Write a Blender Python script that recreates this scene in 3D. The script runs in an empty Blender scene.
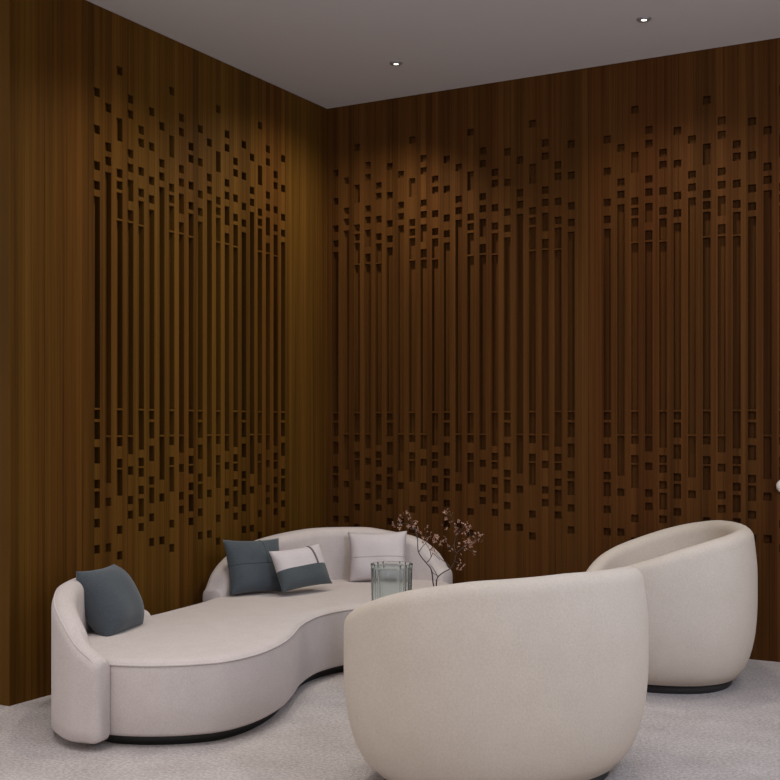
import bpy, bmesh, math, random
from mathutils import Vector, Matrix
random.seed(7)
C = bpy.context.scene.collection
PI = math.pi

# ------------------------------------------------------------------ frame of reference
# room corner at the origin: right wall in the plane y=0 (runs +x), left wall in x=0 (runs -y)
F = 1152.0
CX, CD, CH = -0.39, 7.14, 1.2            # corner seen from the camera, camera height
RX = (0.8745, -0.4852)
LX = (-0.4852, -0.8745)
H = 3.16

def w2(x, d):
    """ground position given as (metres right of, metres ahead of) the viewpoint -> room coordinates"""
    rx, rd = x - CX, d - CD
    return (rx*RX[0] + rd*RX[1], -(rx*LX[0] + rd*LX[1]))

def W(x, d, z=0.0):
    a = w2(x, d)
    return Vector((a[0], a[1], z))

def wdir(x, d):
    return Vector((x*RX[0] + d*RX[1], -(x*LX[0] + d*LX[1]), 0)).normalized()

# ------------------------------------------------------------------ helpers
def link(o, parent=None):
    C.objects.link(o)
    if parent is not None:
        o.parent = parent
    return o

def obj(name, bm, mat, parent=None, smooth=True, recalc=True):
    me = bpy.data.meshes.new(name)
    if recalc:
        bmesh.ops.recalc_face_normals(bm, faces=bm.faces[:])
    bm.to_mesh(me)
    bm.free()
    me.materials.append(mat)
    if smooth:
        for p in me.polygons:
            p.use_smooth = True
    return link(bpy.data.objects.new(name, me), parent)

def thing(name, label, cat, loc=(0, 0, 0), rotz=0.0, group=None):
    o = bpy.data.objects.new(name, None)
    o.empty_display_size = 0.1
    C.objects.link(o)
    o.location = loc
    o.rotation_euler = (0, 0, rotz)
    o['label'] = label
    o['category'] = cat
    if group:
        o['group'] = group
    return o

def struct(name, bm, mat, smooth=False):
    o = obj(name, bm, mat, None, smooth)
    o['kind'] = 'structure'
    return o

def box(bm, x0, x1, y0, y1, z0, z1):
    v = [bm.verts.new((x, y, z)) for x in (x0, x1) for y in (y0, y1) for z in (z0, z1)]
    for f in ((0, 1, 3, 2), (4, 6, 7, 5), (0, 4, 5, 1), (2, 3, 7, 6), (0, 2, 6, 4), (1, 5, 7, 3)):
        bm.faces.new([v[i] for i in f])

def lathe(bm, prof, n=48, cx=0, cy=0, fn=None):
    """prof: list of (r,z); fn(angle,z) scales the radius"""
    rows = []
    for r, z in prof:
        if r < 1e-6:
            rows.append([bm.verts.new((cx, cy, z))])
        else:
            row = []
            for i in range(n):
                a = 2*PI*i/n
                k = fn(a, z) if fn else 1.0
                row.append(bm.verts.new((cx + r*k*math.cos(a), cy + r*k*math.sin(a), z)))
            rows.append(row)
    for a, b in zip(rows, rows[1:]):
        if len(a) == 1 and len(b) == 1:
            continue
        if len(a) == 1:
            for i in range(n):
                bm.faces.new((a[0], b[i], b[(i+1) % n]))
        elif len(b) == 1:
            for i in range(n):
                bm.faces.new((a[i], a[(i+1) % n], b[0]))
        else:
            for i in range(n):
                bm.faces.new((a[i], a[(i+1) % n], b[(i+1) % n], b[i]))

def tube(bm, pts, rad, n=6, closed=False):
    pts = [Vector(p) for p in pts]
    m = len(pts)
    rings = []
    for i, p in enumerate(pts):
        if closed:
            t = pts[(i+1) % m] - pts[i-1]
        else:
            t = pts[min(i+1, m-1)] - pts[max(i-1, 0)]
        t.normalize()
        ref = Vector((0, 0, 1)) if abs(t.z) < 0.9 else Vector((1, 0, 0))
        a = t.cross(ref).normalized()
        b = t.cross(a).normalized()
        r = rad[i] if isinstance(rad, (list, tuple)) else rad
        rings.append([bm.verts.new(p + r*(math.cos(2*PI*k/n)*a + math.sin(2*PI*k/n)*b)) for k in range(n)])
    rng = range(m) if closed else range(m-1)
    for i in rng:
        A, B = rings[i], rings[(i+1) % m]
        for k in range(n):
            bm.faces.new((A[k], A[(k+1) % n], B[(k+1) % n], B[k]))
    if not closed:
        bm.faces.new(rings[0][::-1])
        bm.faces.new(rings[-1])

def catmull(pts, n, closed=False):
    pts = [Vector(p) for p in pts]
    m = len(pts)
    out = []
    segs = m if closed else m-1
    for i in range(segs):
        if closed:
            p0, p1, p2, p3 = pts[(i-1) % m], pts[i], pts[(i+1) % m], pts[(i+2) % m]
        else:
            p1, p2 = pts[i], pts[i+1]
            p0 = pts[i-1] if i > 0 else 2*p1 - p2
            p3 = pts[i+2] if i+2 < m else 2*p2 - p1
        # centripetal-ish: uniform is fine for these evenly spaced points
        for k in range(n):
            t = k/n
            out.append(0.5*((2*p1) + (p2-p0)*t + (2*p0-5*p1+4*p2-p3)*t*t + (3*p1-p0-3*p2+p3)*t**3))
    if not closed:
        out.append(pts[-1].copy())
    return out

def resample(pts, n, closed=False):
    P = pts + [pts[0]] if closed else pts
    L = [0]
    for a, b in zip(P, P[1:]):
        L.append(L[-1] + (b-a).length)
    out = []
    cnt = n if closed else n-1
    j = 0
    for i in range(n):
        s = L[-1]*i/cnt
        while j < len(L)-2 and L[j+1] < s:
            j += 1
        t = (s-L[j])/max(L[j+1]-L[j], 1e-9)
        out.append(P[j].lerp(P[j+1], min(max(t, 0), 1)))
    return out

def interp(keys, x):
    """monotone cubic (pchip) interpolation through (x,y) keys"""
    xs = [k[0] for k in keys]; ys = [k[1] for k in keys]
    if x <= xs[0]: return ys[0]
    if x >= xs[-1]: return ys[-1]
    n = len(xs)
    h = [xs[i+1]-xs[i] for i in range(n-1)]
    d = [(ys[i+1]-ys[i])/h[i] for i in range(n-1)]
    m = [d[0]] + [0 if d[i-1]*d[i] <= 0 else 2*d[i-1]*d[i]/(d[i-1]+d[i]) for i in range(1, n-1)] + [d[-1]]
    i = 0
    while x > xs[i+1]: i += 1
    t = (x-xs[i])/h[i]
    return ((2*t**3-3*t*t+1)*ys[i] + (t**3-2*t*t+t)*h[i]*m[i] + (-2*t**3+3*t*t)*ys[i+1] + (t**3-t*t)*h[i]*m[i+1])

# ------------------------------------------------------------------ materials
def new_mat(name):
    m = bpy.data.materials.new(name)
    m.use_nodes = True
    nt = m.node_tree
    b = nt.nodes['Principled BSDF']
    return m, nt, b

def plain(name, col, rough=0.6, metal=0.0, bump=None):
    m, nt, b = new_mat(name)
    b.inputs['Base Color'].default_value = (*col, 1)
    b.inputs['Roughness'].default_value = rough
    b.inputs['Metallic'].default_value = metal
    if bump:
        tc = nt.nodes.new('ShaderNodeTexCoord')
        n = nt.nodes.new('ShaderNodeTexNoise')
        n.inputs['Scale'].default_value = bump[0]
        bp = nt.nodes.new('ShaderNodeBump')
        bp.inputs['Strength'].default_value = bump[1]
        bp.inputs['Distance'].default_value = 0.002
        nt.links.new(tc.outputs['Object'], n.inputs['Vector'])
        nt.links.new(n.outputs['Fac'], bp.inputs['Height'])
        nt.links.new(bp.outputs['Normal'], b.inputs['Normal'])
    return m

def fabric(name, c0, c1, scale=140, bump=0.25, rough=0.95, dist=0.002, detail=3, big=0.25, sheen=0.0):
    m, nt, b = new_mat(name)
    tc = nt.nodes.new('ShaderNodeTexCoord')
    n = nt.nodes.new('ShaderNodeTexNoise')
    n.inputs['Scale'].default_value = scale
    n.inputs['Detail'].default_value = detail
    n2 = nt.nodes.new('ShaderNodeTexNoise')
    n2.inputs['Scale'].default_value = scale*0.08
    mx = nt.nodes.new('ShaderNodeMix')
    mx.data_type = 'FLOAT'
    mx.inputs[0].default_value = big
    cr = nt.nodes.new('ShaderNodeValToRGB')
    cr.color_ramp.elements[0].position = 0.33
    cr.color_ramp.elements[1].position = 0.67
    cr.color_ramp.elements[0].color = (*c0, 1)
    cr.color_ramp.elements[1].color = (*c1, 1)
    bp = nt.nodes.new('ShaderNodeBump')
    bp.inputs['Strength'].default_value = bump
    bp.inputs['Distance'].default_value = dist
    L = nt.links.new
    L(tc.outputs['Object'], n.inputs['Vector'])
    L(tc.outputs['Object'], n2.inputs['Vector'])
    L(n.outputs['Fac'], mx.inputs[2]); L(n2.outputs['Fac'], mx.inputs[3])
    L(mx.outputs[0], cr.inputs['Fac'])
    L(cr.outputs['Color'], b.inputs['Base Color'])
    L(n.outputs['Fac'], bp.inputs['Height'])
    L(bp.outputs['Normal'], b.inputs['Normal'])
    b.inputs['Roughness'].default_value = rough
    b.inputs['Specular IOR Level'].default_value = 0.2
    b.inputs['Sheen Weight'].default_value = sheen
    return m

def wood(name, axis, dark, mid, light, red):
    """vertical-grain slatted veneer; axis = horizontal coordinate that runs along the wall"""
    m, nt, b = new_mat(name)
    L = nt.links.new
    tc = nt.nodes.new('ShaderNodeTexCoord')
    sep = nt.nodes.new('ShaderNodeSeparateXYZ')
    L(tc.outputs['Object'], sep.inputs[0])
    u = sep.outputs[axis]
    z = sep.outputs['Z']
    def math_(op, a, bb=None):
        n = nt.nodes.new('ShaderNodeMath'); n.operation = op
        for i, v in enumerate((a, bb)):
            if v is None: continue
            if isinstance(v, (int, float)): n.inputs[i].default_value = v
            else: L(v, n.inputs[i])
        return n.outputs[0]
    def noise(su, sz, det=3, off=0.0):
        cb = nt.nodes.new('ShaderNodeCombineXYZ')
        L(math_('MULTIPLY_ADD', u, su), cb.inputs[0])
        L(math_('MULTIPLY', z, sz), cb.inputs[1])
        cb.inputs[2].default_value = off
        n = nt.nodes.new('ShaderNodeTexNoise')
        n.inputs['Scale'].default_value = 1.0
        n.inputs['Detail'].default_value = det
        L(cb.outputs[0], n.inputs['Vector'])
        return n.outputs['Fac']
    fine = noise(90, 0.9, 4, 1.3)
    broad = noise(14, 0.12, 2, 5.1)
    # every narrow stave has its own tone
    st = math_('FLOOR', math_('MULTIPLY', u, 1/0.0384))
    wn = nt.nodes.new('ShaderNodeTexWhiteNoise'); wn.noise_dimensions = '1D'
    L(st, wn.inputs['W'])
    fac = math_('ADD', math_('MULTIPLY', fine, 0.55), math_('ADD', math_('MULTIPLY', broad, 0.4), math_('MULTIPLY', wn.outputs['Value'], 0.22)))
    cr = nt.nodes.new('ShaderNodeValToRGB')
    e = cr.color_ramp.elements
    e[0].position = 0.40; e[0].color = (*dark, 1)
    e[1].position = 0.78; e[1].color = (*light, 1)
    k = e.new(0.58); k.color = (*mid, 1)
    L(fac, cr.inputs['Fac'])
    rd = noise(5, 0.05, 1, 9.7)
    rr = nt.nodes.new('ShaderNodeMapRange')
    rr.inputs['From Min'].default_value = 0.45; rr.inputs['From Max'].default_value = 0.7
    rr.inputs['To Min'].default_value = 0.0; rr.inputs['To Max'].default_value = 0.75
    L(rd, rr.inputs['Value'])
    mx = nt.nodes.new('ShaderNodeMix'); mx.data_type = 'RGBA'; mx.blend_type = 'MULTIPLY'
    L(rr.outputs[0], mx.inputs['Factor'])
    L(cr.outputs['Color'], mx.inputs['A'])
    mx.inputs['B'].default_value = (*red, 1)
    # thin joints between staves
    fr = math_('FRACT', math_('MULTIPLY', u, 1/0.0384))
    jt = math_('LESS_THAN', math_('ABSOLUTE', math_('SUBTRACT', fr, 0.5)), 0.455)
    jm = math_('MULTIPLY_ADD', jt, 0.28); nt.nodes[-1].inputs[2].default_value = 0.72
    mj = nt.nodes.new('ShaderNodeMix'); mj.data_type = 'RGBA'; mj.blend_type = 'MULTIPLY'
    mj.inputs['Factor'].default_value = 1.0
    L(mx.outputs['Result'], mj.inputs['A'])
    cb = nt.nodes.new('ShaderNodeCombineXYZ')
    for i in range(3): L(jm, cb.inputs[i])
    L(cb.outputs[0], mj.inputs['B'])
    L(mj.outputs['Result'], b.inputs['Base Color'])
    bp = nt.nodes.new('ShaderNodeBump')
    bp.inputs['Strength'].default_value = 0.15; bp.inputs['Distance'].default_value = 0.001
    L(fine, bp.inputs['Height']); L(bp.outputs['Normal'], b.inputs['Normal'])
    b.inputs['Roughness'].default_value = 0.6
    b.inputs['Specular IOR Level'].default_value = 0.05
    return m

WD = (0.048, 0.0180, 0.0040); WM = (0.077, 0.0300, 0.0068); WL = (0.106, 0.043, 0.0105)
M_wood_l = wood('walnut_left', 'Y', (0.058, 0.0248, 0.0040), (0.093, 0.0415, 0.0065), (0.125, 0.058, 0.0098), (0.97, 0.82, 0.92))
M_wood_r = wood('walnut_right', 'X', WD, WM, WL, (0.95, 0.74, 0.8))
M_ceil = plain('ceiling_paint', (0.62, 0.59, 0.59), 0.9, bump=(60, 0.05))
M_boucle = fabric('boucle_cream', (0.525, 0.450, 0.385), (0.59, 0.51, 0.44), 150, 0.3, dist=0.002)
M_sofa = fabric('sofa_cream', (0.51, 0.445, 0.425), (0.59, 0.525, 0.505), 170, 0.18)
M_white = fabric('cushion_white', (0.54, 0.485, 0.49), (0.61, 0.555, 0.56), 200, 0.15)
M_slate = fabric('cushion_slate', (0.054, 0.065, 0.075), (0.076, 0.090, 0.102), 220, 0.2, sheen=0.2)
M_slate2 = fabric('cushion_slate_dull', (0.062, 0.073, 0.080), (0.084, 0.098, 0.107), 220, 0.2, sheen=0.15)
M_tab = plain('tab_taupe', (0.16, 0.13, 0.13), 0.85, bump=(200, 0.2))
M_plinth = plain('black_plinth', (0.012, 0.010, 0.010), 0.6, bump=(80, 0.05))
M_seam = plain('seam_thread', (0.055, 0.068, 0.078), 0.9, bump=(300, 0.1))
M_seamw = plain('seam_thread_pale', (0.52, 0.47, 0.46), 0.9, bump=(300, 0.1))
M_trim = plain('lamp_trim', (0.30, 0.28, 0.28), 0.4, 0.3, bump=(50, 0.02))
M_bark = plain('bark', (0.055, 0.035, 0.032), 0.85, bump=(150, 0.4))
M_table = plain('table_top_dark', (0.05, 0.032, 0.02), 0.45, bump=(30, 0.05))
M_vase2 = plain('vase_ceramic', (0.06, 0.055, 0.055), 0.5, bump=(90, 0.1))
M_globe = plain('ornament_cream', (0.72, 0.66, 0.60), 0.6, bump=(90, 0.05))
M_bloom = fabric('petals', (0.17, 0.075, 0.045), (0.52, 0.31, 0.23), 60, 0.1)

def carpet():
    m, nt, b = new_mat('carpet')
    L = nt.links.new
    tc = nt.nodes.new('ShaderNodeTexCoord')
    n1 = nt.nodes.new('ShaderNodeTexNoise'); n1.inputs['Scale'].default_value = 75; n1.inputs['Detail'].default_value = 5
    n1.inputs['Roughness'].default_value = 0.7
    n2 = nt.nodes.new('ShaderNodeTexNoise'); n2.inputs['Scale'].default_value = 5; n2.inputs['Detail'].default_value = 3
    v = nt.nodes.new('ShaderNodeTexVoronoi'); v.inputs['Scale'].default_value = 120
    for n in (n1, n2, v): L(tc.outputs['Object'], n.inputs['Vector'])
    mx = nt.nodes.new('ShaderNodeMix'); mx.data_type = 'FLOAT'; mx.inputs[0].default_value = 0.22
    L(n1.outputs['Fac'], mx.inputs[2]); L(n2.outputs['Fac'], mx.inputs[3])
    cr = nt.nodes.new('ShaderNodeValToRGB')
    cr.color_ramp.elements[0].position = 0.34; cr.color_ramp.elements[0].color = (0.32, 0.277, 0.264, 1)
    cr.color_ramp.elements[1].position = 0.66; cr.color_ramp.elements[1].color = (0.60, 0.548, 0.532, 1)
    L(mx.outputs[0], cr.inputs['Fac']); L(cr.outputs['Color'], b.inputs['Base Color'])
    ad = nt.nodes.new('ShaderNodeMath'); ad.operation = 'ADD'
    L(n1.outputs['Fac'], ad.inputs[0]); L(v.outputs['Distance'], ad.inputs[1])
    bp = nt.nodes.new('ShaderNodeBump'); bp.inputs['Strength'].default_value = 0.6; bp.inputs['Distance'].default_value = 0.006
    L(ad.outputs[0], bp.inputs['Height']); L(bp.outputs['Normal'], b.inputs['Normal'])
    b.inputs['Roughness'].default_value = 1.0
    b.inputs['Specular IOR Level'].default_value = 0.1
    return m
M_carpet = carpet()

def glass():
    m, nt, b = new_mat('smoky_glass')
    b.inputs['Base Color'].default_value = (0.83, 0.90, 0.90, 1)
    b.inputs['Roughness'].default_value = 0.12
    b.inputs['IOR'].default_value = 1.18
    b.inputs['Transmission Weight'].default_value = 1.0
    tc = nt.nodes.new('ShaderNodeTexCoord'); n = nt.nodes.new('ShaderNodeTexNoise'); n.inputs['Scale'].default_value = 30
    bp = nt.nodes.new('ShaderNodeBump'); bp.inputs['Strength'].default_value = 0.05
    nt.links.new(tc.outputs['Object'], n.inputs['Vector']); nt.links.new(n.outputs['Fac'], bp.inputs['Height'])
    nt.links.new(bp.outputs['Normal'], b.inputs['Normal'])
    return m
M_glass = glass()

def emit(name, col, s):
    m, nt, b = new_mat(name)
    b.inputs['Base Color'].default_value = (0.9, 0.9, 0.9, 1)
    b.inputs['Emission Color'].default_value = (*col, 1)
    b.inputs['Emission Strength'].default_value = s
    return m
M_lamp = emit('lamp_lens', (1, 0.95, 0.88), 6.0)

# ------------------------------------------------------------------ carved walls
PITCH, GW, DEPTH = 0.0768, 0.041, 0.030
S = 0.0205                                   # half height of a square pocket
def sq(*cs): return [(c-S, c+S) for c in cs]
# open pockets (z0,z1) of the five-column repeat; the thin bridges are what is left between them
COLS = [
    sq(2.754, 2.580, 2.411, 2.319) + [(1.280, 2.268), (1.228, 1.271), (1.133, 1.214), (1.020, 1.097), (0.903, 0.945), (0.811, 0.890)] + sq(0.741, 0.619),
    sq(2.699, 2.5135, 2.447) + [(1.151, 2.394), (0.925, 1.142)] + sq(0.836, 0.620),
    sq(2.895) + [(2.558, 2.668)] + sq(2.404, 2.347) + [(2.187, 2.312), (1.280, 2.178), (1.151, 1.271), (1.098, 1.142), (0.995, 1.038), (0.861, 0.987)] + sq(0.698, 0.575),
    sq(2.7775, 2.704, 2.5136, 2.4447) + [(2.284, 2.387), (2.188, 2.241), (1.151, 2.179), (1.058, 1.142)] + sq(0.979, 0.836, 0.765),
    sq(2.646, 2.5825, 2.443, 2.338) + [(2.182, 2.298), (1.280, 2.174), (1.079, 1.271), (0.9975, 1.040), (0.946, 0.989), (0.860, 0.902), (0.750, 0.840)] + sq(0.699),
]

def carved(bm, length, panels, place):
    """front skin of solid strips with pockets; place(bm,u0,u1,z0,z1)"""
    solid = []
    cur = 0.0
    for start, ncol, pit in panels:
        for i in range(ncol):
            c = start + i*pit
            solid.append((cur, c-GW/2, 0.0, H))
            ops = sorted(COLS[i % 5])
            z = 0.0
            for a, b in ops:
                if a > z:
                    solid.append((c-GW/2, c+GW/2, z, a))
                z = b
            solid.append((c-GW/2, c+GW/2, z, H))
            cur = c + GW/2
    solid.append((cur, length, 0.0, H))
    for s in solid:
        place(bm, *s)

# left wall: u runs from the room corner toward the viewer; column 0 is the farthest from the corner
LLEN = 2.545
bm = bmesh.new()
def placeL(bm, u0, u1, z0, z1):
    y0, y1 = -LLEN + u0, -LLEN + u1
    box(bm, -DEPTH, 0.0, y0, y1, z0, z1)
carved(bm, LLEN, [(LLEN-2.017, 21, PITCH)], placeL)
box(bm, -2.60, -DEPTH, -LLEN, 0.0, 0, H)
struct('wall_left', bm, M_wood_l)

bm = bmesh.new()
RLEN = 4.6
def placeR(bm, u0, u1, z0, z1):
    box(bm, u0, u1, 0.0, DEPTH, z0, z1)
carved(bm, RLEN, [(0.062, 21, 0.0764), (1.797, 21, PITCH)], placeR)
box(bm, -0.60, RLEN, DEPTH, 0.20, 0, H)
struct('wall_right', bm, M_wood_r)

bm = bmesh.new(); box(bm, -3.0, 6.5, -8.0, 0.2, -0.1, 0.0); struct('floor', bm, M_carpet)
bm = bmesh.new(); box(bm, -3.0, 6.5, -8.0, 0.2, H, H+0.1); struct('ceiling', bm, M_ceil)

# ------------------------------------------------------------------ downlights
def downlight(loc, label):
    t = thing('ceiling_downlight', label, 'ceiling light', loc, 0, 'recessed ceiling downlights')
    bm = bmesh.new()
    lathe(bm, [(0.014, -0.001), (0.014, -0.007), (0.018, -0.009), (0.027, -0.009), (0.034, -0.004), (0.035, 0.0), (0.014, 0.0), (0.014, -0.001)], 40)
    obj('trim_ring', bm, M_trim, t)
    bm = bmesh.new()
    lathe(bm, [(0.0, -0.006), (0.010, -0.0058), (0.0135, -0.004), (0.0138, -0.001), (0.0, -0.001)], 32)
    obj('lamp_lens', bm, M_lamp, t)
    return t
downlight((0.808, -0.585, H), 'small round recessed ceiling downlight nearer the wall corner, above the sofa')
downlight((2.18, -0.598, H), 'small round recessed ceiling downlight near the top right, above the far armchair')

def spot(x, y, power, lean=0.0, size=132, blend=0.85, col=(1.0, 0.93, 0.80), r=0.05, z=H-0.03):
    l = bpy.data.lights.new('downlight_beam', 'SPOT')
    l.energy = power; l.spot_size = math.radians(size); l.spot_blend = blend
    l.color = col; l.shadow_soft_size = r
    o = bpy.data.objects.new('downlight_beam', l); C.objects.link(o)
    o.location = (x, y, z)
    o.rotation_euler = (0, math.radians(lean), 0)
    return o

# ------------------------------------------------------------------ tub armchair
RIM = [(0, .728), (45, .722), (66, .700), (85, .660), (102, .610), (125, .542), (147, .472), (165, .430), (180, .418)]
CA, CB = 0.545, 0.412       # half width, half depth
def chair_r(th):
    """plan radius; th=0 is the back"""
    c, s = abs(math.cos(th)), abs(math.sin(th))
    p = 2.35
    return ((s/CA)**p + (c/CB)**p)**(-1/p)
RHO = [(0.04, .80), (0.07, .85), (0.10, .885), (0.14, .925), (0.20, .96), (0.27, .985), (0.40, 1.0), (0.50, 1.0), (0.72, .955)]
def make_chair(label, loc, facing):
    ang = math.atan2(facing.y, facing.x)
    t = thing('tub_armchair', label, 'armchair', loc, ang, 'cream tub armchairs')
    # local +x is the front
    n = 96
    th_t = 0.102
    bm = bmesh.new()
    rows = []
    for i in range(n):
        th = 2*PI*i/n
        dth = abs((math.degrees(th)+180) % 360 - 180)
        h = interp(RIM, dth)
        R = chair_r(th)
        tk = th_t*(1.0 if dth < 110 else 1.0 - 0.15*(dth-110)/70)
        pr = []
        pr.append((0.0, 0.040)); pr.append((R*.5, 0.040)); pr.append((R*.75, 0.040)); pr.append((R*.79, 0.043))
        zt = h - tk/2
        for k in range(1, 17):
            z = 0.05 + (zt-0.05)*k/16
            pr.append((R*interp(RHO, z), z))
        ro = pr[-1][0]
        slope = 0.0
        for k in range(1, 12):
            a = PI*k/12
            pr.append((ro - tk/2 + tk/2*math.cos(a), zt + tk/2*math.sin(a)))
        for k in range(0, 7):
            z = zt - (zt-0.30)*k/6
            pr.append((ro - tk - 0.02*k/6, z))
        dx, dy = -math.cos(th), math.sin(th)
        rows.append((dx, dy, pr))
    m = len(rows[0][2])
    cv = bm.verts.new((0, 0, 0.040))
    grid = [[bm.verts.new((dx*r, dy*r, z)) for (r, z) in pr[1:]] for dx, dy, pr in rows]
    for i in range(n):
        A, B = grid[i], grid[(i+1) % n]
        bm.faces.new((cv, A[0], B[0]))
        for k in range(m-2):
            bm.faces.new((A[k], A[k+1], B[k+1], B[k]))
    cb = bm.verts.new((0, 0, 0.30))
    for i in range(n):
        bm.faces.new((cb, grid[(i+1) % n][-1], grid[i][-1]))
    obj('shell', bm, M_boucle, t)
    # loose seat pad
    bm = bmesh.new()
    prof = [(0, .302), (.93, .302), (.985, .32), (1.0, .345), (.985, .372), (.94, .392), (.85, .402), (.6, .410), (.3, .414), (0, .415)]
    def fn(a, z):
        th = PI - a
        R = chair_r(th)
        dth = abs((math.degrees(th)+180) % 360 - 180)
        tk = th_t*(1.0 if dth < 110 else 1.0 - 0.15*(dth-110)/70)
        return R*0.985 - tk - 0.012
    lathe(bm, prof, 64, fn=fn)
    obj('seat_pad', bm, M_boucle, t)
    bm = bmesh.new()
    lathe(bm, [(0, 0), (.725, 0), (.735, .005), (.735, .041), (0, .041)], 64, fn=lambda a, z: chair_r(PI-a))
    obj('plinth', bm, M_plinth, t)
    return t

make_chair('cream boucle tub armchair in the foreground, its back turned to the viewer',
           W(0.372, 3.955), wdir(-0.56, 0.83))
make_chair('cream boucle tub armchair at the far right beside the wood wall, open side facing left',
           W(1.322, 5.53), wdir(-0.985, 0.15))

# ------------------------------------------------------------------ serpentine sofa
SZ = 0.322
sofa_loc = W(-0.80, 5.3)
sofa = thing('curved_sofa', 'long serpentine cream sofa with two low curved backrests in the wall corner', 'sofa', sofa_loc)

def bodyloop(poly, inset):
    n = len(poly)
    out = []
    for i in range(n):
        tv = poly[(i+1) % n] - poly[i-1]
        nv = Vector((tv.y, -tv.x)).normalized()     # outward for counter-clockwise loops
        out.append(poly[i] - nv*inset)
    return out

front = [(-1.145, 4.30), (-1.055, 4.222), (-0.95, 4.192), (-0.84, 4.188), (-0.725, 4.208), (-0.607, 4.265), (-0.505, 4.40), (-0.435, 4.60), (-0.405, 4.80), (-0.385, 5.04),
         (-0.325, 5.27), (-0.22, 5.43), (-0.11, 5.50), (0.02, 5.55), (0.14, 5.64), (0.25, 5.79), (0.32, 6.02), (0.335, 6.25)]
plan = [Vector(w2(p[0]*1.02, p[1]*1.02)) for p in front]
plan += [Vector(p) for p in [(0.955, -0.24), (0.86, -0.225), (0.70, -0.255), (0.53, -0.335), (0.37, -0.44), (0.245, -0.62), (0.17, -0.86), (0.148, -1.10), (0.16, -1.33), (0.20, -1.52), (0.225, -1.75), (0.24, -1.95)]]
plan += [Vector(w2(*p)) for p in [(-1.225, 5.20), (-1.285, 5.02), (-1.305, 4.80), (-1.275, 4.58), (-1.215, 4.41)]]
area = sum(plan[i-1].x*plan[i].y - plan[i].x*plan[i-1].y for i in range(len(plan)))
if area < 0:
    plan = plan[::-1]
loop = resample(catmull(plan, 8, True), 220, True)
o2 = Vector((sofa_loc.x, sofa_loc.y))
loop = [p - o2 for p in loop]

def ring(bm, pts, z):
    return [bm.verts.new((p.x, p.y, z)) for p in pts]
def bridge(bm, a, b):
    n = len(a)
    for i in range(n):
        bm.faces.new((a[i], a[(i+1) % n], b[(i+1) % n], b[i]))

bm = bmesh.new()
secs = [(0.05, 0.040), (0.016, 0.040), (0.004, 0.046), (0.0, 0.056), (-0.004, 0.16), (0.0, SZ-0.038), (0.002, SZ-0.028), (0.005, SZ-0.018), (0.012, SZ-0.008), (0.024, SZ-0.001), (0.045, SZ+0.003), (0.07, SZ+0.005)]
rs = [ring(bm, bodyloop(loop, i), z) for i, z in secs]
for a, b in zip(rs, rs[1:]):
    bridge(bm, a, b)
bm.faces.new(rs[0][::-1]); bm.faces.new(rs[-1])
bmesh.ops.triangulate(bm, faces=[f for f in bm.faces if len(f.verts) > 4])
obj('seat', bm, M_sofa, sofa)
bm = bmesh.new()
tube(bm, [Vector((p.x, p.y, SZ-0.016)) for p in bodyloop(loop, 0.003)], 0.0045, 6, True)
obj('piping', bm, M_sofa, sofa)
bm = bmesh.new()
a = ring(bm, bodyloop(loop, 0.05), 0.0); b = ring(bm, bodyloop(loop, 0.05), 0.045)
bridge(bm, a, b); bm.faces.new(a[::-1]); bm.faces.new(b)
bmesh.ops.triangulate(bm, faces=[f for f in bm.faces if len(f.verts) > 4])
obj('plinth', bm, M_plinth, sofa)

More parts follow.
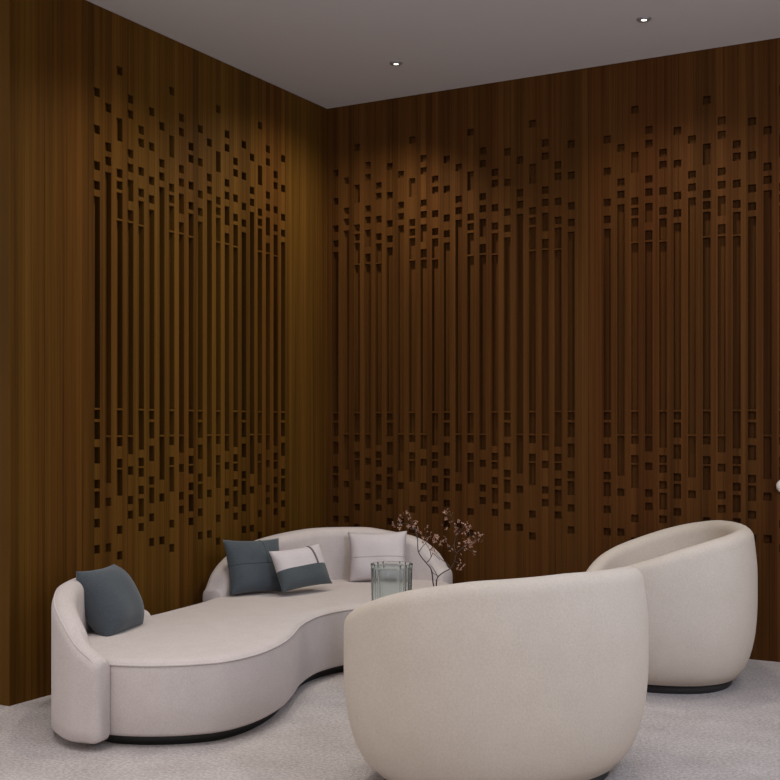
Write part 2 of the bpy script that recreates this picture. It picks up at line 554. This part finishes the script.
def backrest(path, keys, thick, inward, zb=0.03, welt=False):
    """path: outer face polyline (room coords); keys: height against distance along it; inward: +1/-1 side of the seat"""
    pts = resample(catmull([Vector((p[0], p[1], 0)) for p in path], 10), 90)
    Ls = [0]
    for p, q in zip(pts, pts[1:]): Ls.append(Ls[-1] + (q-p).length)
    tot = Ls[-1]
    bm = bmesh.new()
    rings = []
    n = len(pts)
    def section(p, nv, h, tk, tv=None, push=0.0, shrink=0.0):
        r = min(tk/2, 0.05) - shrink
        sec = []
        w0, w1 = shrink, tk-shrink
        rb = 0.012
        zz = zb + shrink
        hh = h - shrink
        sec += [(w0+rb, zz), (w0, zz+rb)]
        for k in range(1, 8):
            sec.append((w0, zz+rb + (hh-r-zz-rb)*k/8))
        for k in range(0, 7):
            an = PI - PI/2*k/6
            sec.append((w0+r + r*math.cos(an), hh-r + r*math.sin(an)))
        for k in range(0, 7):
            an = PI/2 - PI/2*k/6
            sec.append((w1-r + r*math.cos(an), hh-r + r*math.sin(an)))
        for k in range(1, 8):
            sec.append((w1, hh-r - (hh-r-zz-rb)*k/8))
        sec += [(w1, zz+rb), (w1-rb, zz)]
        off = tv*push if tv is not None else Vector((0, 0, 0))
        return [bm.verts.new((p.x+nv.x*s+off.x-sofa_loc.x, p.y+nv.y*s+off.y-sofa_loc.y, z)) for s, z in sec]
    def frame(i):
        tv = (pts[min(i+1, n-1)] - pts[max(i-1, 0)]).normalized()
        return tv, Vector((-tv.y, tv.x, 0))*inward
    for i in range(n):
        tv, nv = frame(i)
        h = interp(keys, Ls[i]/tot)
        if i == 0:
            for a in (75, 50, 25):
                A = math.radians(a); R = 0.028
                rings.append(section(pts[i], nv, h, thick, tv, -R*math.sin(A)*1.0, R*(1-math.cos(A))))
        rings.append(section(pts[i], nv, h, thick))
        if i == n-1:
            for a in (25, 50, 75):
                A = math.radians(a); R = 0.028
                rings.append(section(pts[i], nv, h, thick, tv, R*math.sin(A), R*(1-math.cos(A))))
    for A, B in zip(rings, rings[1:]):
        m = len(A)
        for k in range(m):
            bm.faces.new((A[k], A[(k+1) % m], B[(k+1) % m], B[k]))
    bm.faces.new(rings[0][::-1]); bm.faces.new(rings[-1])
    bk = obj('backrest', bm, M_sofa, sofa)
    if welt:
        line = []
        for i in range(1, n-1):
            tv, nv = frame(i)
            h = interp(keys, Ls[i]/tot)
            rr = min(thick/2, 0.05)
            wv = rr*(1-math.cos(math.radians(40)))
            line.append(Vector((pts[i].x+nv.x*wv-sofa_loc.x, pts[i].y+nv.y*wv-sofa_loc.y, h-rr+rr*math.sin(math.radians(40)))))
        tv, nv = frame(0)
        line.insert(0, line[0] - tv*0.028 + nv*0.004 - Vector((0, 0, 0.03)))
        line.insert(0, line[0] - tv*0.002 + nv*0.012 - Vector((0, 0, 0.05)))
        bm = bmesh.new()
        tube(bm, line, 0.004, 6)
        obj('piping', bm, M_sofa, sofa)
    return bk

# backrest in the room corner
backrest([(0.085, -1.33), (0.075, -1.10), (0.092, -0.85), (0.16, -0.59), (0.275, -0.40), (0.43, -0.275), (0.61, -0.20), (0.775, -0.158), (0.865, -0.15), (0.922, -0.152)],
         [(0, .370), (.035, .450), (.083, .500), (.16, .548), (.25, .575), (.38, .600), (.52, .614), (.686, .612), (.80, .588), (.86, .570), (.903, .546), (.935, .515), (.962, .482), (.985, .435), (1, .395)], 0.14, -1)
# backrest at the left end
armp = [w2(*p) for p in [(-1.092, 4.212), (-1.195, 4.258), (-1.29, 4.40), (-1.345, 4.61), (-1.368, 4.84), (-1.345, 5.06), (-1.275, 5.25), (-1.185, 5.37)]]
backrest(armp, [(0, .345), (.05, .395), (.12, .465), (.20, .512), (.30, .543), (.42, .556), (.58, .555), (.72, .525), (.84, .47), (.93, .40), (1, .345)], 0.095, -1, welt=True)

# ------------------------------------------------------------------ cushions
def pil_pt(u, v, w, h, t, side):
    """u,v in -1..1"""
    k = 0.08
    x = u*w/2*(1 - k*(1-v*v)*(abs(u)**3))
    y = v*h/2*(1 - k*(1-u*u)*(abs(v)**3))
    e = max(0.0, (1-abs(u)**2.8))*max(0.0, (1-abs(v)**2.8))
    z = t/2*(e**0.62) * side
    z += side*0.004*math.sin(5*u+2*v)*e
    return Vector((x, y, z))

def pil_patch(bm, w, h, t, u0, u1, v0, v1, sides=(1, -1), n=22):
    for s in sides:
        g = [[bm.verts.new(pil_pt(u0+(u1-u0)*i/n, v0+(v1-v0)*j/n, w, h, t, s)) for j in range(n+1)] for i in range(n+1)]
        for i in range(n):
            for j in range(n):
                f = (g[i][j], g[i+1][j], g[i+1][j+1], g[i][j+1])
                bm.faces.new(f if s > 0 else f[::-1])
    bmesh.ops.remove_doubles(bm, verts=bm.verts[:], dist=1e-5)

def set_pose(o, right, tilt, roll, loc):
    right = right.normalized()
    up = Vector((0, 0, 1))
    nrm = right.cross(up)              # faces the viewer when right points to the viewer's right
    m = Matrix((right, up, nrm)).transposed()
    m = m @ Matrix.Rotation(-tilt, 3, 'X') @ Matrix.Rotation(roll, 3, 'Z')
    o.rotation_euler = m.to_euler()
    o.location = loc

def seams(parent, w, h, t, lines, mat, r=0.0022):
    for ln in lines:
        bm = bmesh.new()
        tube(bm, [pil_pt(u, v, w, h, t, 1) + Vector((0, 0, 0.0004)) for u, v in ln], r, 6)
        obj('seam', bm, mat, parent)

def ln(a, b, n=24):
    return [(a[0]+(b[0]-a[0])*i/n, a[1]+(b[1]-a[1])*i/n) for i in range(n+1)]

def cushion(label, w, h, t, right, tilt, roll, loc, mat, lines=(), seam_mat=None):
    o = thing('throw_cushion', label, 'cushion', (0, 0, 0), 0)
    bm = bmesh.new()
    pil_patch(bm, w, h, t, -1, 1, -1, 1)
    obj('cover', bm, mat, o)
    seams(o, w, h, t, lines, seam_mat)
    set_pose(o, right, tilt, roll, loc)
    return o

# slate cushion at the left end
cushion('plain slate blue cushion leaning on the left end backrest of the sofa', 0.36, 0.315, 0.20, wdir(0.19, 0.98), math.radians(27), math.radians(-2),
        W(-1.198, 4.94, 0.447), M_slate)
# slate cushion with a cross seam
cushion('slate blue cushion with crossing seams, left of the three in the sofa corner', 0.335, 0.292, 0.13, wdir(0.80, 0.60), math.radians(20), math.radians(-2),
        W(-0.700, 5.976, 0.468), M_slate, [ln((-1, .02), (1, .02)), ln((.25, 1), (.25, .02))], M_seam)
# two tone lumbar cushion
o = thing('throw_cushion', 'two-tone oblong cushion, white above and slate below, middle of the sofa corner', 'cushion')
w, h, t = 0.345, 0.225, 0.11
bm = bmesh.new(); pil_patch(bm, w, h, t, -1, 1, -0.02, 1); q = obj('upper_panel', bm, M_white, o); q['label'] = 'off-white upper panel'
bm = bmesh.new(); pil_patch(bm, w, h, t, -1, 1, -1, -0.02); q = obj('lower_panel', bm, M_slate2, o); q['label'] = 'slate lower panel'
bm = bmesh.new()
pts = ln((.42, .98), (.42, -.02), 16)
for i in range(16):
    a, b = pts[i], pts[i+1]
    vs = [pil_pt(x+dx, y, w, h, t, 1) + Vector((0, 0, 0.0025)) for (x, y), dx in ((a, -.035), (a, .035), (b, .035), (b, -.035))]
    bm.faces.new([bm.verts.new(p) for p in vs])
bmesh.ops.remove_doubles(bm, verts=bm.verts[:], dist=1e-5)
ext = bmesh.ops.solidify(bm, geom=bm.faces[:], thickness=0.002)
q = obj('strap', bm, M_tab, o); q['label'] = 'narrow taupe strap'
set_pose(o, wdir(0.70, 0.66), math.radians(24), math.radians(3), W(-0.462, 5.985, 0.459))
# white cushion on the right
cushion('plain off-white square cushion at the right end of the sofa backrest', 0.335, 0.285, 0.13, wdir(1.0, -0.06), math.radians(16), math.radians(2),
        W(-0.068, 6.44, 0.464), M_white, [ln((-1, -.05), (1, -.05))], M_seamw)

# ------------------------------------------------------------------ coffee table, vases, branches
tl = W(0.19, 5.10)
tb = thing('coffee_table', 'low round coffee table behind the foreground armchair, under the glass vase', 'table', tl)
TZ = 0.29
bm = bmesh.new(); lathe(bm, [(0, TZ-.03), (.268, TZ-.03), (.278, TZ-.022), (.278, TZ-.008), (.27, TZ), (0, TZ)], 64); obj('tabletop', bm, M_table, tb)
bm = bmesh.new(); lathe(bm, [(0, .02), (.05, .02), (.035, .10), (.035, TZ-.08), (.06, TZ-.029), (0, TZ-.029)], 40); obj('pedestal', bm, M_table, tb)
bm = bmesh.new(); lathe(bm, [(0, 0), (.18, 0), (.185, .008), (.17, .02), (0, .024)], 48); obj('base', bm, M_table, tb)

gl = W(0.008, 5.10, TZ)
bm = bmesh.new()
def flute(a, z): return 1.0 + 0.06*math.cos(18*a) + 0.010*math.cos(5*a+1)
zt = 0.295
lathe(bm, [(0, 0.0005), (.075, 0.0005), (.080, .006), (.083, .05), (.088, zt-.02), (.090, zt), (.087, zt+.002), (.084, zt), (.082, zt-.02), (.077, .05), (.073, .014), (0, .012)], 168, fn=flute)
o = obj('glass_vase', bm, M_glass)
o.location = gl
o['label'] = 'fluted smoky blue-green glass vase in front of the white cushion'
o['category'] = 'vase'

bv = W(0.205, 5.10, TZ)
vase = thing('branch_vase', 'small dark vase behind the foreground armchair holding the blossom branches', 'vase', bv)
bm = bmesh.new()
lathe(bm, [(0, 0), (.035, 0), (.045, .01), (.055, .05), (.045, .09), (.022, .12), (.020, .14), (.024, .15), (.019, .15), (.016, .14), (.018, .12), (.04, .088), (.05, .05), (.04, .012), (0, .010)], 40)
obj('body', bm, M_vase2, vase)

def px(x, y, d):
    """blossom branch points: sketch coordinates (6 to a pixel) read off at depth d"""
    X = 360 + x/6.0; Y = 500 + y/6.0
    return W((X-390)/F*d, d, CH - (Y-425)/F*d)

def branch(label, main, twigs, blooms, dbase):
    o = thing('blossom_branch', label, 'branch', bv + Vector((0, 0, 0.012)))
    inv = o.location
    rr = random.Random(len(main)*31 + len(blooms))
    def conv(pts, r0, r1, bm):
        P = catmull([px(*p) - inv if not isinstance(p, Vector) else p - inv for p in pts], 5)
        # little natural wobble
        m = len(P)
        tube(bm, P, [r0 + (r1-r0)*i/(m-1) for i in range(m)], 6)
    bm = bmesh.new()
    conv(main, 0.0036, 0.0011, bm)
    st = obj('stem', bm, M_bark, o)
    for tw in twigs:
        bm = bmesh.new()
        conv(tw, 0.0018, 0.0008, bm)
        obj('twig', bm, M_bark, o)
    bm = bmesh.new()
    for (x, y, d, cnt) in blooms:
        for _ in range(cnt):
            c = px(x + rr.gauss(0, 15), y + rr.gauss(0, 15), d + rr.gauss(0, .012)) - inv
            npet = rr.choice((2, 3, 4))
            ax = Vector((rr.gauss(0, 1), rr.gauss(0, 1), rr.gauss(0, 1))).normalized()
            b1 = ax.orthogonal().normalized(); b2 = ax.cross(b1)
            s = rr.uniform(0.006, 0.0115)
            a0 = rr.uniform(0, 6.28)
            for k in range(npet):
                an = a0 + k*2*PI/npet + rr.uniform(-.3, .3)
                dr = b1*math.cos(an) + b2*math.sin(an)
                sd = ax.cross(dr)
                lift = ax*rr.uniform(0.1, 0.7)
                vs = [c, c + (dr*.55 + sd*.38 + lift*.4)*s, c + (dr*1.0 + lift)*s, c + (dr*.55 - sd*.38 + lift*.4)*s]
                bm.faces.new([bm.verts.new(v) for v in vs])
    obj('blossoms', bm, M_bloom, o, recalc=False)
    return o

bb = lambda dx, dy, z: bv + Vector((dx, dy, z))
D = 5.10
branch('left-leaning bare branch with pinkish blossoms behind the foreground armchair',
       [bb(.0, 0, .014), bb(.001, 0, .15), (440, 505, D), (428, 420, D+.01), (398, 378, D+.01), (352, 315, D+.02), (345, 235, D+.03), (335, 180, D+.04), (305, 125, D+.05), (268, 85, D+.06)],
       [[(428, 420, D+.01), (440, 440, D), (466, 455, D-.01)],
        [(398, 378, D+.01), (425, 345, D-.02), (418, 300, D-.03), (400, 270, D-.03), (380, 235, D-.03)],
        [(425, 345, D-.02), (440, 320, D-.02), (465, 345, D-.04), (480, 360, D-.05)],
        [(418, 300, D-.03), (440, 280, D-.05), (455, 240, D-.06)],
        [(352, 315, D+.02), (375, 280, D+.0), (400, 250, D-.01), (395, 205, D-.01)],
        [(335, 180, D+.04), (300, 150, D+.06), (250, 140, D+.07), (215, 150, D+.08)],
        [(345, 235, D+.03), (330, 190, D+.02), (325, 150, D+.02)]],
       [(218, 148, D+.08, 7), (265, 75, D+.06, 5), (295, 100, D+.05, 6), (318, 150, D+.02, 5), (250, 115, D+.06, 4), (375, 190, D-.01, 6), (400, 215, D-.01, 7), (410, 250, D-.02, 5),
        (455, 232, D-.06, 10), (450, 290, D-.05, 6), (385, 240, D-.03, 5), (330, 120, D+.03, 4), (440, 330, D-.02, 3), (480, 255, D-.05, 4)], D)
branch('right-leaning bare branch with pinkish blossoms behind the foreground armchair',
       [bb(.002, 0.001, .014), bb(.004, 0, .15), (458, 500, D), (468, 462, D), (500, 435, D), (545, 408, D), (566, 368, D-.01), (578, 322, D-.02), (610, 290, D-.03), (640, 262, D-.03), (660, 215, D-.04), (640, 165, D-.04)],
       [[(468, 462, D), (440, 412, D+.02), (415, 385, D+.03)],
        [(545, 408, D), (515, 375, D+.02), (480, 350, D+.03), (455, 318, D+.03), (440, 290, D+.03)],
        [(566, 368, D-.01), (595, 380, D-.04), (605, 395, D-.05)],
        [(578, 322, D-.02), (565, 270, D), (580, 200, D+.01), (568, 140, D+.02), (540, 80, D+.03)],
        [(610, 290, D-.03), (650, 300, D-.05), (685, 312, D-.06)],
        [(640, 262, D-.03), (690, 248, D-.06), (722, 212, D-.07)],
        [(580, 200, D+.01), (610, 180, D+.0), (625, 155, D+.0)],
        [(565, 270, D), (535, 285, D+.02), (512, 230, D+.03)]],
       [(540, 68, D+.03, 5), (520, 100, D+.03, 4), (512, 140, D+.03, 4), (575, 140, D+.02, 5), (580, 185, D+.01, 6), (620, 155, D, 6), (650, 185, D-.04, 7), (640, 215, D-.04, 7),
        (645, 270, D-.03, 9), (665, 255, D-.04, 6), (692, 240, D-.06, 6), (722, 205, D-.07, 5), (720, 250, D-.06, 4), (682, 315, D-.06, 5), (600, 390, D-.05, 4), (560, 280, D, 4), (530, 298, D+.02, 4), (510, 226, D+.03, 4), (600, 345, D-.03, 4), (575, 420, D-.01, 3)], D)

# ------------------------------------------------------------------ cream ornament just entering at the right edge
kn = thing('wall_knob', 'small cream rounded knob on the wood wall, only just showing at the right edge', 'knob', (2.722, -0.001, 0.892))
bm = bmesh.new(); lathe(bm, [(0, 0), (.012, 0), (.009, .008), (.009, .022), (.020, .028), (.032, .042), (.034, .052), (.030, .064), (.018, .073), (0, .076)], 32)
bmesh.ops.rotate(bm, verts=bm.verts[:], cent=(0, 0, 0), matrix=Matrix.Rotation(PI/2, 3, 'X'))
bmesh.ops.translate(bm, verts=bm.verts[:], vec=(0, 0.031, 0))
obj('knob', bm, M_globe, kn)

# ------------------------------------------------------------------ light
for x, y, p, ln_ in ((0.808, -0.585, 62, 16), (2.18, -0.598, 36, 0), (3.55, -0.598, 32, 0), (0.808, -1.955, 44, 6)):
    spot(x, y, p, ln_)
def area(loc, target, size, power, col, spread=105):  # unseen soft area lamps added to brighten the room, no fixtures behind them
    l = bpy.data.lights.new('fill_light', 'AREA')
    l.shape = 'RECTANGLE'; l.size = size[0]; l.size_y = size[1]; l.energy = power; l.color = col; l.spread = math.radians(spread)
    o = bpy.data.objects.new('fill_light', l); C.objects.link(o)
    o.location = loc
    o.rotation_euler = (Vector(target) - Vector(loc)).to_track_quat('-Z', 'Y').to_euler()
    return o
area((2.3, -4.2, 3.12), (2.3, -3.9, 0), (2.6, 2.6), 13, (0.96, 0.99, 1.03))
area((1.6, -1.9, 3.13), (1.6, -1.9, 0), (1.6, 1.6), 5, (0.93, 1.0, 1.07))
area((4.4, -3.3, 2.5), (2.2, -0.8, 0.5), (1.0, 1.0), 15, (0.80, 0.95, 1.20))  # stands in for cool light arriving from the upper right

area((0.9, -3.7, 3.12), (0.75, -3.5, 0), (1.2, 1.2), 7, (1.0, 0.97, 0.95), 85)  # extra fill added to lift the carpet at the left
area((2.2, -5.2, 3.12), (2.1, -4.0, 0), (1.2, 1.2), 4, (1.0, 0.95, 0.90), 100)

w = bpy.data.worlds.new('world')
bpy.context.scene.world = w
w.use_nodes = True
bg = w.node_tree.nodes['Background']
bg.inputs['Color'].default_value = (1.0, 0.965, 0.955, 1)
bg.inputs['Strength'].default_value = 0.93

# ------------------------------------------------------------------ camera
cam = bpy.data.cameras.new('camera')
cam.sensor_width = 36.0
cam.lens = F/780*36.0
cam.shift_y = 35/780
cam.clip_start = 0.05
co = bpy.data.objects.new('camera', cam); C.objects.link(co)
co.location = W(0, 0, CH)
co.rotation_euler = (PI/2, 0, math.atan2(0.4852, 0.8745))
sc = bpy.context.scene
sc.camera = co
sc.view_settings.view_transform = 'Standard'
sc.view_settings.look = 'None'
